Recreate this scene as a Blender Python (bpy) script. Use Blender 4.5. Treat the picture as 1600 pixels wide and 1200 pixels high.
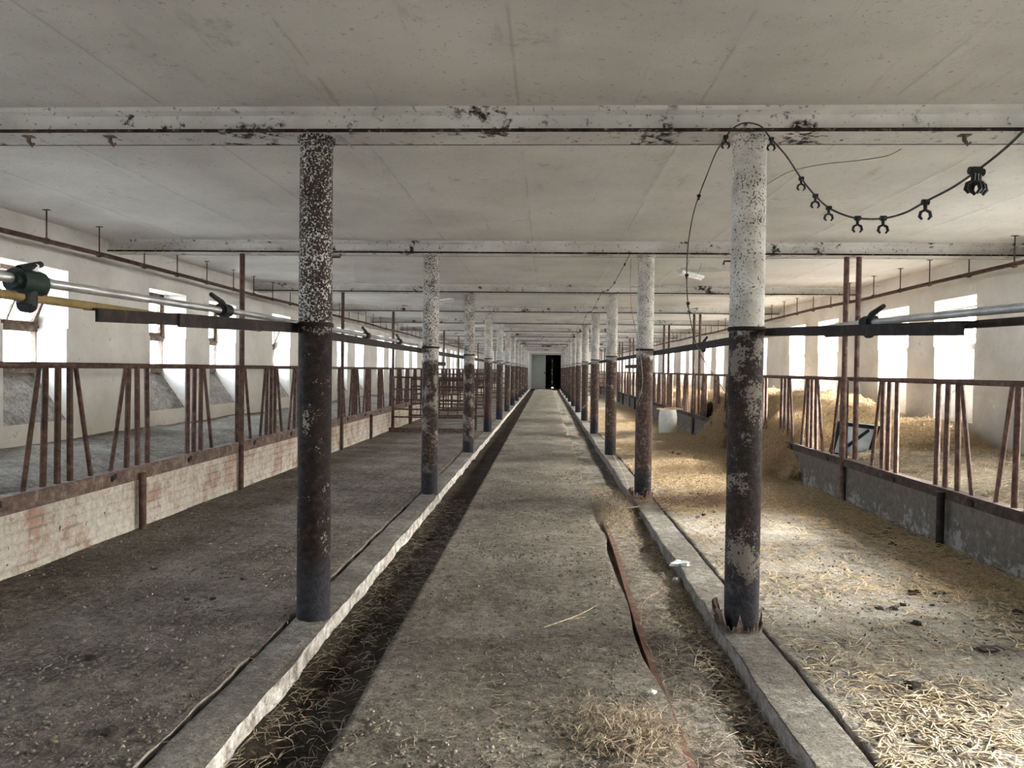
import bpy, math, random
import numpy as np
from mathutils import Vector, Matrix
for o in list(bpy.data.objects): bpy.data.objects.remove(o)
S = bpy.context.scene; COL = S.collection
random.seed(7); RNG = np.random.default_rng(11)

# ---------------------------------------------------------------- camera
EYE = 1.46
F = 1180.0
cd = bpy.data.cameras.new('camera'); cam = bpy.data.objects.new('camera', cd); COL.objects.link(cam)
cd.sensor_fit = 'HORIZONTAL'; cd.sensor_width = 36.0; cd.lens = F/1600*36; cd.clip_start = .05; cd.clip_end = 500
ey = Vector((53, 22, -F)).normalized()
ez = Vector((math.sin(math.radians(.75)), math.cos(math.radians(.75)), 0)); ez = (ez-ey*ez.dot(ey)).normalized()
ex = ey.cross(ez)
R = Matrix((ex, ey, ez))                   # rows: world axes in camera space -> camera to world
cam.matrix_world = Matrix.Translation((0, 0, EYE)) @ R.to_4x4()
S.camera = cam
# ---------------------------------------------------------------- sky and exposure
S.view_settings.view_transform = 'Standard'; S.view_settings.look = 'None'
S.view_settings.gamma = 1; S.view_settings.use_curve_mapping = False
S.view_settings.exposure = 3.25
W = bpy.data.worlds.new('world'); S.world = W; W.use_nodes = True
wn = W.node_tree; wn.nodes.clear(); WL = wn.links.new
tc = wn.nodes.new('ShaderNodeTexCoord'); sp = wn.nodes.new('ShaderNodeSeparateXYZ'); WL(tc.outputs['Generated'], sp.inputs[0])
mr = wn.nodes.new('ShaderNodeMapRange'); mr.inputs[1].default_value = -.8; mr.inputs[2].default_value = .8; WL(sp.outputs[0], mr.inputs[0])
cr = wn.nodes.new('ShaderNodeValToRGB'); WL(mr.outputs[0], cr.inputs[0])
cr.color_ramp.elements[0].color = (.74, .84, 1.0, 1); cr.color_ramp.elements[1].color = (1.0, .93, .865, 1)
st = wn.nodes.new('ShaderNodeMapRange'); st.inputs[1].default_value = -.6; st.inputs[2].default_value = .7
st.inputs[3].default_value = 4.6; st.inputs[4].default_value = 8.5; WL(sp.outputs[0], st.inputs[0])
# hazy sun behind thin cloud, high on the right
dp = wn.nodes.new('ShaderNodeVectorMath'); dp.operation = 'DOT_PRODUCT'; WL(tc.outputs['Generated'], dp.inputs[0])
dp.inputs[1].default_value = Vector((.90, .06, .43)).normalized()
mx = wn.nodes.new('ShaderNodeMath'); mx.operation = 'MAXIMUM'; WL(dp.outputs['Value'], mx.inputs[0]); mx.inputs[1].default_value = 0
pw = wn.nodes.new('ShaderNodeMath'); pw.operation = 'POWER'; WL(mx.outputs[0], pw.inputs[0]); pw.inputs[1].default_value = 80
ml = wn.nodes.new('ShaderNodeMath'); ml.operation = 'MULTIPLY_ADD'; WL(pw.outputs[0], ml.inputs[0]); ml.inputs[1].default_value = 170; WL(st.outputs[0], ml.inputs[2])
bg = wn.nodes.new('ShaderNodeBackground'); WL(cr.outputs[0], bg.inputs[0]); WL(ml.outputs[0], bg.inputs[1])
wo = wn.nodes.new('ShaderNodeOutputWorld'); WL(bg.outputs[0], wo.inputs[0])
def portal(name, loc, rot, sx, sy):
    l = bpy.data.lights.new(name, 'AREA'); l.shape = 'RECTANGLE'; l.size = sx; l.size_y = sy
    l.cycles.is_portal = True
    o = bpy.data.objects.new(name, l); COL.objects.link(o); o.location = loc; o.rotation_euler = rot
portal('window_portal', (-5.62, 26, 1.7), (0, -math.pi/2, 0), 2.0, 66)      # guides sky sampling only, gives no light itself
portal('window_portal', (5.77, 26, 1.7), (0, math.pi/2, 0), 2.0, 66)

# ---------------------------------------------------------------- layout numbers (metres)
D1, SP = 4.35, 4.41                       # first beam, beam spacing
BEAMS = [D1+SP*k for k in range(-2, 12)]
Y0, Y1 = -4.47, 57.27
XL, XR = -5.15, 5.30; WT = .42            # wall inner faces and thickness
CL, CR = -1.345, 1.135; CRAD = .096       # column rows
FL, FR = -3.66, 3.45                      # feed barriers
ZC, ZB = 2.925, 2.785                       # ceiling, beam underside
ORD = ['first','second','third','fourth','fifth','sixth','seventh','eighth','ninth','tenth','eleventh','twelfth','thirteenth']

# ---------------------------------------------------------------- node helpers
class NT:
    def __init__(s, name, rough=.9):
        s.m = bpy.data.materials.new(name); s.m.use_nodes = True; s.t = s.m.node_tree
        s.b = s.t.nodes['Principled BSDF']; s.b.inputs['Roughness'].default_value = rough
        s.b.inputs['Specular IOR Level'].default_value = .25
        g = s.t.nodes.new('ShaderNodeNewGeometry'); s.pos = g.outputs['Position']; s.nrm = g.outputs['Normal']
        x = s.t.nodes.new('ShaderNodeSeparateXYZ'); s.t.links.new(s.pos, x.inputs[0]); s.x, s.y, s.z = x.outputs
    def L(s, a, b):
        if hasattr(a, 'node'): s.t.links.new(a, b)
        else: b.default_value = a if not isinstance(a, tuple) or len(a) == 4 or b.type == 'VECTOR' else (*a, 1)
    def scale(s, v):
        n = s.t.nodes.new('ShaderNodeVectorMath'); n.operation = 'MULTIPLY'; s.L(s.pos, n.inputs[0]); n.inputs[1].default_value = v; return n.outputs[0]
    def noise(s, sc, det=4, ro=.6, vec=None, dist=0, off=None):
        n = s.t.nodes.new('ShaderNodeTexNoise'); n.inputs['Scale'].default_value = sc; n.inputs['Detail'].default_value = det
        n.inputs['Roughness'].default_value = ro; n.inputs['Distortion'].default_value = dist
        s.L(vec or s.pos, n.inputs['Vector']); return n.outputs[0]
    def vor(s, sc, feat='F1', vec=None, rnd=1):
        n = s.t.nodes.new('ShaderNodeTexVoronoi'); n.feature = feat; n.inputs['Scale'].default_value = sc; n.inputs['Randomness'].default_value = rnd
        s.L(vec or s.pos, n.inputs['Vector']); return n.outputs[0]
    def math(s, op, a, b=0., c=0., clamp=False):
        n = s.t.nodes.new('ShaderNodeMath'); n.operation = op; n.use_clamp = clamp
        s.L(a, n.inputs[0]); s.L(b, n.inputs[1]); s.L(c, n.inputs[2]); return n.outputs[0]
    def rng(s, v, a, b, c=0., d=1.):
        n = s.t.nodes.new('ShaderNodeMapRange'); s.L(v, n.inputs[0])
        for i, q in enumerate((a, b, c, d)): s.L(q, n.inputs[i+1])
        return n.outputs[0]
    def ramp(s, f, stops):
        n = s.t.nodes.new('ShaderNodeValToRGB'); e = n.color_ramp.elements
        while len(e) < len(stops): e.new(.5)
        for q, (p, c) in zip(e, stops): q.position = p; q.color = (*c, 1)
        s.L(f, n.inputs[0]); return n.outputs[0]
    def mix(s, f, a, b, mode='MIX'):
        n = s.t.nodes.new('ShaderNodeMix'); n.data_type = 'RGBA'; n.blend_type = mode
        s.L(f, n.inputs[0]); s.L(a, n.inputs[6]); s.L(b, n.inputs[7]); return n.outputs[2]
    def brick(s, vec, w, h, mortar=.01, off=.5):
        n = s.t.nodes.new('ShaderNodeTexBrick'); n.inputs['Scale'].default_value = 1; n.inputs['Brick Width'].default_value = w
        n.inputs['Row Height'].default_value = h; n.inputs['Mortar Size'].default_value = mortar; n.inputs['Mortar Smooth'].default_value = .3
        n.offset = off; s.L(vec, n.inputs['Vector']); return n
    def comb(s, a, b, c=0.):
        n = s.t.nodes.new('ShaderNodeCombineXYZ'); s.L(a, n.inputs[0]); s.L(b, n.inputs[1]); s.L(c, n.inputs[2]); return n.outputs[0]
    def bump(s, h, st=.5, d=.01):
        n = s.t.nodes.new('ShaderNodeBump'); n.inputs['Strength'].default_value = st; n.inputs['Distance'].default_value = d
        s.L(h, n.inputs['Height'])
        prev = s.b.inputs['Normal']
        if prev.is_linked: s.t.links.new(prev.links[0].from_socket, n.inputs['Normal'])
        s.t.links.new(n.outputs[0], prev)
    def col(s, c): s.L(c, s.b.inputs['Base Color']); return s.m

# ---------------------------------------------------------------- materials
def m_plaster(name, lo, hi, dirt, grime_z=1.0):
    t = NT(name, .95); n = t.noise(1.3, 6, .65); n2 = t.noise(9, 5, .7); n3 = t.noise(38, 3, .6)
    c = t.ramp(n, [(.3, lo), (.65, hi)])
    spot = t.rng(t.noise(16, 2, .5), .68, .73); c = t.mix(t.math('MULTIPLY', spot, .35), c, dirt)
    g = t.math('MULTIPLY', t.rng(t.math('ADD', t.z, t.math('MULTIPLY', n2, .5)), grime_z+.55, grime_z-.1), .5); c = t.mix(g, c, dirt)
    crk = t.rng(t.vor(1.1, 'DISTANCE_TO_EDGE', vec=t.comb(t.math('ADD', t.y, t.math('MULTIPLY', n2, .5)), t.z, t.x)), .006, 0.)
    c = t.mix(t.math('MULTIPLY', crk, t.rng(n, .56, .6)), c, (.10, .08, .06))
    t.bump(n2, .35, .03); t.bump(n3, .3, .006); return t.col(c)
M = {}
M['wall'] = m_plaster('whitewashed_plaster', (.56, .53, .48), (.74, .71, .66), (.27, .21, .145))
t = NT('plank_ceiling_whitewash', .95)
n = t.noise(.9, 6, .62); n2 = t.noise(60, 3, .6); nn = t.noise(3, 5, .65)
c = t.ramp(n, [(.28, (.55, .525, .485)), (.62, (.72, .695, .65))])
c = t.mix(t.math('MULTIPLY', t.rng(t.noise(4.5, 6, .75), .61, .74), .5), c, (.16, .12, .085))
c = t.mix(t.math('MULTIPLY', t.rng(t.noise(70, 2, .5), .69, .73), .6), c, (.12, .09, .06))
fx = t.math('PINGPONG', t.math('ADD', t.x, t.math('ADD', t.math('MULTIPLY', nn, .035), .155)), .5)
jl = t.rng(fx, .013, .0); jw = t.rng(fx, .05, .0)
brk = t.rng(t.noise(1.7, 3), .44, .52)
c = t.mix(t.math('MULTIPLY', t.math('MULTIPLY', jl, brk), .3), c, (.20, .17, .13))
stk = t.noise(1.0, 5, .7, t.comb(t.math('MULTIPLY', t.x, 7.), t.math('MULTIPLY', t.y, 1.1), 0.))
c = t.mix(t.rng(stk, .60, .72, 0, .35), c, (.30, .26, .2)); c = t.mix(t.rng(t.noise(24, 4, .7), .63, .70, 0, .55), c, (.16, .12, .09))
fy = t.math('PINGPONG', t.math('ADD', t.y, t.math('MULTIPLY', nn, .03)+0 if False else t.math('ADD', t.math('MULTIPLY', nn, .03), .055)), 2.205)
cl = t.math('MULTIPLY', t.rng(fy, .018, 0.), t.rng(t.noise(2.4, 3), .47, .53))
c = t.mix(t.math('MULTIPLY', cl, .7), c, (.13, .10, .07))
t.bump(t.math('ADD', t.math('MULTIPLY', jw, .5), t.math('MULTIPLY', t.noise(7, 4), .4)), .6, .012)
t.bump(n2, .55, .006); M['ceiling'] = t.col(c)
def m_rust(name, a, b, c3, rough=.75):
    t = NT(name, rough); n = t.noise(14, 5, .7); c = t.ramp(n, [(.32, a), (.52, b), (.72, c3)])
    t.bump(t.noise(70, 3, .6), .4, .004); return t.col(c)
M['rust'] = m_rust('rusty_brown_steel', (.035, .020, .015), (.085, .045, .032), (.16, .10, .075))
M['channel_dark'] = m_rust('dark_rusty_channel', (.022, .015, .012), (.055, .036, .028), (.12, .085, .068))
M['rust_pale'] = m_rust('dusty_rusty_channel', (.06, .038, .030), (.14, .095, .075), (.27, .22, .18))
M['rust_red'] = m_rust('red_brown_steel', (.05, .027, .02), (.125, .072, .056), (.22, .15, .12))
M['collar'] = m_rust('crumbling_rusty_sheet', (.05, .035, .026), (.15, .11, .085), (.36, .32, .27), .95)
M['rust_dark'] = m_rust('blackened_rusty_steel', (.010, .008, .007), (.022, .016, .014), (.06, .04, .03))
M['black'] = m_rust('black_rubber', (.008, .009, .009), (.014, .015, .014), (.04, .04, .036), .6)
M['green'] = m_rust('dark_green_cast', (.009, .014, .012), (.013, .026, .021), (.03, .05, .042), .5)
M['yellow'] = m_rust('yellowed_pipe', (.16, .11, .045), (.24, .17, .07), (.10, .07, .04), .6)
M['wood'] = m_rust('old_brown_wood', (.06, .04, .03), (.13, .09, .065), (.26, .2, .16))
M['white_and_glare'] = m_rust('white_paint_and_glare', (.6, .58, .54), (.72, .7, .67), (.8, .79, .76))  # plain white; on the right window frames it stands in for glare
M['cable'] = m_rust('dusty_black_cable', (.03, .028, .025), (.06, .055, .05), (.15, .14, .12))
M['wire'] = m_rust('pale_dusty_wire', (.16, .14, .12), (.3, .28, .25), (.4, .37, .33))
t = NT('steel_silver', .28); t.b.inputs['Metallic'].default_value = .75; t.bump(t.noise(40, 3), .15, .003)
M['silver'] = t.col(t.ramp(t.noise(12, 4), [(.35, (.5, .51, .52)), (.7, (.78, .79, .8))]))
# beam: whitewash flaking off with black grime
t = NT('whitewashed_beam', .9); n = t.noise(5, 6, .7)
c = t.ramp(t.noise(2.2, 5), [(.3, (.50, .48, .45)), (.65, (.68, .66, .62))])
c = t.mix(t.rng(n, .60, .65), c, (.045, .03, .022)); c = t.mix(t.math('MULTIPLY', t.rng(t.noise(1.9, 3, .6), .60, .64), t.rng(t.noise(17, 5, .75), .47, .52)), c, (.03, .022, .017)); c = t.mix(t.math('MULTIPLY', t.rng(t.noise(30, 3, .6), .62, .68), .7), c, (.09, .065, .05))
t.bump(t.noise(28, 5, .7), .6, .01); M['beam'] = t.col(c)
t = NT('flange_edge_grime', .9); M['flange'] = t.col(t.ramp(t.noise(20, 5, .7), [(.42, (.018, .012, .009)), (.58, (.05, .034, .025)), (.66, (.33, .30, .26))]))
# columns: white limewash over speckled rust, dark paint below
def m_column(name, zs, speck, low, flk=.635, fc=(.34, .29, .235), bro=((.035, .022, .017), (.10, .06, .045))):
    t = NT(name, .8)
    oi = t.t.nodes.new('ShaderNodeObjectInfo'); rnd = oi.outputs['Random']
    vec = t.pos
    n = t.noise(85, 3, .62, vec); big = t.noise(6, 5, .7, vec); mid = t.noise(28, 4, .7, vec)
    white = t.ramp(t.noise(9, 5), [(.3, (.36, .34, .30)), (.62, (.60, .58, .53))])
    brown = t.ramp(mid, [(.35, bro[0]), (.62, bro[1])])
    thr = t.math('SUBTRACT', speck, t.math('MULTIPLY', t.rng(big, .35, .7), .13))
    sp_ = t.rng(n, thr, t.math('ADD', thr, .03))
    up = t.mix(sp_, white, brown)
    dark = t.ramp(mid, [(.35, low[0]), (.58, low[1]), (.75, low[2])])
    fl = t.rng(t.math('ADD', t.math('MULTIPLY', n, .35), t.math('MULTIPLY', big, .75)), flk, flk+.035)
    dn = t.mix(t.math('MULTIPLY', fl, .85), dark, fc)
    blue = t.ramp(mid, [(.3, (.014, .013, .015)), (.7, (.044, .041, .047))])
    zz = t.math('ADD', t.z, t.math('MULTIPLY', t.math('SUBTRACT', big, .5), .35))
    dn = t.mix(t.rng(zz, .40, .22), dn, blue)
    zt = t.math('ADD', t.z, t.math('MULTIPLY', t.math('SUBTRACT', t.noise(7, 5, .7), .5), .25))
    c = t.mix(t.rng(zt, zs+.02, zs-.02), up, dn)
    t.bump(n, .5, .006); t.bump(mid, .6, .012); return t.col(c)
M['column_near_left'] = m_column('column_paint_heavily_speckled', 1.69, .475, ((.008, .006, .005), (.024, .015, .013), (.07, .045, .038)), .65, (.30, .26, .21), ((.015, .011, .009), (.055, .038, .029)))
M['column_near_right'] = m_column('column_paint_lightly_speckled', 1.69, .64, ((.012, .010, .009), (.032, .022, .019), (.09, .06, .05)), .585, (.20, .175, .15))
M['column'] = m_column('column_paint_brown_foot', 1.62, .63, ((.045, .027, .021), (.10, .062, .049), (.21, .155, .125)))
M['column_mid'] = m_column('column_paint_mottled', 1.55, .57, ((.02, .014, .012), (.06, .038, .030), (.16, .12, .10)), .575, (.27, .24, .20))
# floors
def m_floor(name, lo, mid, hi, straw, paver=None, amount=.6, bright=None):
    t = NT(name, .95)
    n = t.noise(1.6, 7, .7); n2 = t.noise(16, 6, .75); n3 = t.noise(70, 4, .7)
    f = t.math('ADD', t.math('MULTIPLY', n, .5), t.math('MULTIPLY', n2, .5))
    c = t.ramp(f, [(.39, lo), (.5, mid), (.60, hi)])
    c = t.mix(t.math('MULTIPLY', t.rng(n3, .52, .62), .8), c, lo); c = t.mix(t.math('MULTIPLY', t.rng(t.noise(95, 3, .6), .60, .68), .5), c, tuple(min(1, q*1.5) for q in hi))
    fib = t.noise(55, 2, .5, t.comb(t.math('ADD', t.x, t.math('MULTIPLY', t.noise(5, 2), .3)), t.math('MULTIPLY', t.y, .22), t.z))
    fib2 = t.noise(48, 2, .5, t.comb(t.math('MULTIPLY', t.x, .25), t.math('ADD', t.y, t.math('MULTIPLY', t.noise(6, 2), .3)), t.z))
    fb = t.math('MAXIMUM', t.rng(fib, .66, .71), t.rng(fib2, .66, .71))
    c = t.mix(t.math('MULTIPLY', fb, amount), c, straw)
    if paver:
        wv = t.comb(t.math('ADD', t.y, t.math('MULTIPLY', n, .03)), t.math('ADD', t.x, t.math('MULTIPLY', n, .03)))
        b = t.brick(wv, paver[0], paver[1], .006); cov = t.rng(n, .62, .42)
        c = t.mix(t.math('MULTIPLY', t.math('MULTIPLY', b.outputs['Fac'], cov), .6), c, tuple(q*.45 for q in lo))
        t.bump(t.math('MULTIPLY', b.outputs['Fac'], t.math('MULTIPLY', cov, -1.)), .5, .01)
    c = t.mix(t.rng(t.noise(26, 5, .75), .56, .66, 0, .8), c, tuple(q*.55 for q in lo)); t.bump(n2, 1., .05); t.bump(n3, 1., .018)
    return t.col(c)
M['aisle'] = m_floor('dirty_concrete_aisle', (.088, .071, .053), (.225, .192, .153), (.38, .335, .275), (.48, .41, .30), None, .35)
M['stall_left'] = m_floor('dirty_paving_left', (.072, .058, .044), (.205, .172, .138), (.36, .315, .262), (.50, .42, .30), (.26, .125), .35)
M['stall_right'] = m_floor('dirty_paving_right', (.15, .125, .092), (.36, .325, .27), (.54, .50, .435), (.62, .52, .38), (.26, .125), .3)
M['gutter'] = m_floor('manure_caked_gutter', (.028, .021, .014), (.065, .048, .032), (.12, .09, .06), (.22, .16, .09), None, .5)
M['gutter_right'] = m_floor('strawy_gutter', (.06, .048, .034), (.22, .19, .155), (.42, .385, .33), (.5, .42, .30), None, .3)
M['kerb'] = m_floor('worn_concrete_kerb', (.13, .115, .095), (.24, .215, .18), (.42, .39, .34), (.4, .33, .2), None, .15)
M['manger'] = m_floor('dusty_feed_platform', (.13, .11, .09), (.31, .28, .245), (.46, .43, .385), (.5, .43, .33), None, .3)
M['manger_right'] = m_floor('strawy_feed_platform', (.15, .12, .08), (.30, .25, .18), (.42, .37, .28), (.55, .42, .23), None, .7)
t = NT('chipped_kerb_face', .95); n = t.noise(12, 6, .75)
c = t.ramp(n, [(.36, (.16, .13, .105)), (.5, (.42, .385, .34)), (.62, (.66, .63, .58))]); t.bump(n, .9, .03); M['kerb_face'] = t.col(c)
t = NT('grey_kerb_face', .95); n = t.noise(12, 6, .75)
c = t.ramp(n, [(.36, (.12, .10, .08)), (.62, (.30, .27, .235))]); t.bump(n, .9, .03); M['kerb_face_grey'] = t.col(c)
# whitewashed brick low wall
t = NT('flaking_whitewashed_brick', .95)
n = t.noise(3.2, 6, .7); n2 = t.noise(16, 5, .7)
b = t.brick(t.comb(t.math('ADD', t.y, t.math('MULTIPLY', n2, .07)), t.math('ADD', t.z, t.math('MULTIPLY', n2, .05))), .26, .078, .010)
bc = t.ramp(t.noise(7, 3), [(.35, (.34, .18, .125)), (.65, (.46, .32, .25))])
bc = t.mix(b.outputs['Fac'], bc, (.30, .25, .2))
pl = t.mix(t.rng(t.noise(5, 4, .7), .5, .65, 0, .6), t.ramp(n2, [(.3, (.38, .33, .27)), (.6, (.62, .575, .50))]), (.36, .25, .17))
exp_ = t.math('MULTIPLY', t.rng(t.math('ADD', t.math('MULTIPLY', n, .7), t.math('MULTIPLY', n2, .3)), .51, .56), .85)
c = t.mix(exp_, pl, bc); c = t.mix(t.math('MULTIPLY', b.outputs['Fac'], t.rng(n, .42, .6, .05, .5)), c, (.20, .15, .11))
c = t.mix(t.rng(t.noise(9, 3, .6), .70, .73), c, (.09, .06, .04))
t.bump(t.math('SUBTRACT', n2, t.math('MULTIPLY', b.outputs['Fac'], .5)), .8, .03); t.bump(t.math('MULTIPLY', exp_, -1.), .8, .012); M['brick'] = t.col(c)
t = NT('damp_grey_concrete', .9); n = t.noise(3, 6, .7); n2 = t.noise(14, 6, .75)
c = t.ramp(n2, [(.3, (.085, .072, .06)), (.65, (.18, .158, .135))])
fl = t.rng(t.math('SUBTRACT', t.math('ADD', t.math('MULTIPLY', n, .5), t.math('MULTIPLY', n2, .55)), t.math('MULTIPLY', t.z, .36)), .50, .55)
c = t.mix(t.math('MULTIPLY', fl, .5), c, (.42, .40, .375)); t.bump(n2, .6, .02); M['concrete'] = t.col(c)
def m_straw(name, a, b, c3):
    t = NT(name, .8); t.b.inputs['Specular IOR Level'].default_value = .35
    return t.col(t.ramp(t.noise(31, 2, .5), [(.3, a), (.5, b), (.7, c3)]))
M['straw'] = m_straw('dry_straw', (.28, .21, .125), (.50, .405, .265), (.70, .60, .44))
M['straw_dull'] = m_straw('dusty_straw', (.16, .12, .08), (.34, .27, .185), (.58, .49, .37))
M['hay'] = m_straw('matted_hay', (.36, .25, .13), (.56, .42, .245), (.72, .58, .38))
M['hay_body'] = m_floor('matted_hay_core', (.22, .15, .07), (.42, .31, .17), (.58, .45, .28), (.7, .56, .36), None, .8)  # core coloured darker than the stalks, painting shaded gaps between them
M['twig'] = m_straw('reddish_dry_twig', (.17, .08, .045), (.30, .17, .10), (.5, .38, .26))
M['crumb'] = m_rust('dried_dirt', (.06, .048, .036), (.15, .125, .098), (.36, .32, .27), .98)
M['crumb_dark'] = m_rust('dark_dried_dirt', (.03, .024, .017), (.08, .062, .045), (.2, .17, .13), .98)
M['dung'] = m_rust('dark_dung', (.015, .012, .009), (.035, .028, .02), (.07, .055, .04), .95)
M['plastic'] = m_rust('dull_white_plastic', (.56, .56, .50), (.68, .68, .62), (.78, .77, .71), .5)
M['lid_wood'] = m_rust('pinkish_weathered_board', (.40, .28, .2), (.52, .38, .29), (.6, .48, .38))
M['door'] = m_rust('grey_painted_door', (.13, .14, .13), (.19, .20, .185), (.25, .25, .23))
M['frame_white'] = m_rust('pale_door_frame', (.3, .3, .28), (.42, .43, .4), (.5, .5, .47))
M['sill'] = m_floor('crumbling_dirty_sill', (.16, .14, .12), (.36, .33, .29), (.56, .53, .49), (.5, .45, .38), None, .1)
M['ground'] = m_floor('yard_gravel', (.42, .42, .42), (.52, .52, .51), (.60, .60, .59), (.4, .4, .3), None, .1)
t = NT('dusty_window_glass', .1); m = t.m; nt = m.node_tree
tr = nt.nodes.new('ShaderNodeBsdfTransparent'); tr.inputs[0].default_value = (.93, .96, .97, 1)
gl = nt.nodes.new('ShaderNodeBsdfGlossy'); gl.inputs['Roughness'].default_value = .08; df = nt.nodes.new('ShaderNodeBsdfDiffuse'); df.inputs[0].default_value = (.6, .6, .58, 1)
m1 = nt.nodes.new('ShaderNodeMixShader'); m1.inputs[0].default_value = .06; nt.links.new(tr.outputs[0], m1.inputs[1]); nt.links.new(gl.outputs[0], m1.inputs[2])
m2 = nt.nodes.new('ShaderNodeMixShader'); t.L(t.rng(t.noise(6, 5, .7), .4, .8, .03, .25), m2.inputs[0]); nt.links.new(m1.outputs[0], m2.inputs[1]); nt.links.new(df.outputs[0], m2.inputs[2])
nt.links.new(m2.outputs[0], nt.nodes['Material Output'].inputs[0]); M['glass'] = m

# ---------------------------------------------------------------- mesh helpers
class MB:
    def __init__(s): s.v = []; s.f = []; s.mi = []
    def add(s, vs, fs, mi=0):
        o = len(s.v); s.v += [tuple(p) for p in vs]; s.f += [tuple(o+i for i in f) for f in fs]; s.mi += [mi]*len(fs); return s
    def box(s, x0, x1, y0, y1, z0, z1, mi=0):
        return s.add([(x0,y0,z0),(x1,y0,z0),(x1,y1,z0),(x0,y1,z0),(x0,y0,z1),(x1,y0,z1),(x1,y1,z1),(x0,y1,z1)],
                     [(0,3,2,1),(4,5,6,7),(0,1,5,4),(1,2,6,5),(2,3,7,6),(3,0,4,7)], mi)
    def prism(s, prof, a, b, axis='y', mi=0):
        """prof: closed list of 2-D points, extruded along axis from a to b"""
        n = len(prof); P = []
        for q in (a, b):
            for (u, w) in prof: P.append((u, q, w) if axis == 'y' else (u, w, q) if axis == 'z' else (q, u, w))
        fs = [tuple(range(n))[::-1], tuple(range(n, 2*n))]+[(i, (i+1) % n, n+(i+1) % n, n+i) for i in range(n)]
        return s.add(P, fs, mi)
    def tube(s, pts, r, n=8, cap=True, mi=0):
        pts = [Vector(p) for p in pts]; rs = r if isinstance(r, (list, tuple)) else [r]*len(pts); vs = []
        up = None
        for i, p in enumerate(pts):
            d = (pts[min(i+1, len(pts)-1)]-pts[max(i-1, 0)]).normalized()
            if up is None: up = Vector((0,0,1)) if abs(d.z) < .9 else Vector((1,0,0))
            a = d.cross(up).normalized(); b = a.cross(d).normalized(); up = b
            for k in range(n):
                t_ = 2*math.pi*k/n; vs.append(p+(a*math.cos(t_)+b*math.sin(t_))*rs[i])
        fs = []
        for i in range(len(pts)-1):
            for k in range(n): fs.append((i*n+k, i*n+(k+1) % n, (i+1)*n+(k+1) % n, (i+1)*n+k))
        if cap: fs += [tuple(range(n))[::-1], tuple((len(pts)-1)*n+k for k in range(n))]
        return s.add(vs, fs, mi)
    def obox(s, c, ax, ay, az, mi=0):
        c, ax, ay, az = map(Vector, (c, ax, ay, az)); vs = [c+ax*i+ay*j+az*k for k in (-1,1) for (i, j) in ((-1,-1),(1,-1),(1,1),(-1,1))]
        return s.add(vs, [(0,3,2,1),(4,5,6,7),(0,1,5,4),(1,2,6,5),(2,3,7,6),(3,0,4,7)], mi)
    def build(s, name, mats, parent=None, smooth=False, bevel=0):
        me = bpy.data.meshes.new(name); me.from_pydata(s.v, [], s.f)
        mats = mats if isinstance(mats, list) else [mats]
        for m_ in mats: me.materials.append(M[m_])
        me.polygons.foreach_set('material_index', s.mi)
        if smooth:
            me.polygons.foreach_set('use_smooth', [True]*len(s.f))
            me.set_sharp_from_angle(angle=math.radians(40))
        me.update(); o = bpy.data.objects.new(name, me); COL.objects.link(o)
        if parent: o.parent = parent
        if bevel:
            b_ = o.modifiers.new('bevel', 'BEVEL'); b_.width = bevel; b_.segments = 2; b_.limit_method = 'ANGLE'
        return o
def struct(o): o['kind'] = 'structure'; return o
def tag(o, label, cat, group=None, kind=None):
    o['label'] = label; o['category'] = cat
    if group: o['group'] = group
    if kind: o['kind'] = kind
    return o
def empty(name, loc, label, cat, group=None, rz=0):
    o = bpy.data.objects.new(name, None); o.empty_display_size = .1; COL.objects.link(o); o.location = loc; o.rotation_euler.z = rz
    return tag(o, label, cat, group)
def copy_tree(o, parent=None):
    c_ = o.copy(); COL.objects.link(c_)
    if parent: c_.parent = parent
    for ch in [q for q in ORIG if q.parent == o]: copy_tree(ch, c_)
    return c_
ORIG = []
def snap(root):                       # remember a prototype's parts before copying it
    ORIG.clear(); ORIG.extend(root.children_recursive)

# vectorised value noise for relief
def vnoise(x, y, seed=0):
    xi = np.floor(x).astype(np.int64); yi = np.floor(y).astype(np.int64); fx = x-xi; fy = y-yi
    def h(a, b):
        k = (a*374761393+b*668265263+seed*982451653) & 0xffffffff
        k = ((k ^ (k >> 13))*1274126177) & 0xffffffff; return ((k ^ (k >> 16)) & 0xffff)/65535.
    fx = fx*fx*(3-2*fx); fy = fy*fy*(3-2*fy)
    return (h(xi,yi)*(1-fx)+h(xi+1,yi)*fx)*(1-fy)+(h(xi,yi+1)*(1-fx)+h(xi+1,yi+1)*fx)*fy
def fbm(x, y, sc, oc=4, seed=0):
    x = np.asarray(x, float); y = np.asarray(y, float); s_ = np.zeros(np.broadcast(x, y).shape); a = .5
    for i in range(oc): s_ += a*(vnoise(x*sc*2**i, y*sc*2**i, seed+i)-.5); a *= .55
    return s_
def yrows(a, b, g=.013):
    r = [a]
    while r[-1] < b: r.append(r[-1]+max(.03, g*max(r[-1], 1.5)))
    r[-1] = b; return np.array(r)
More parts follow.
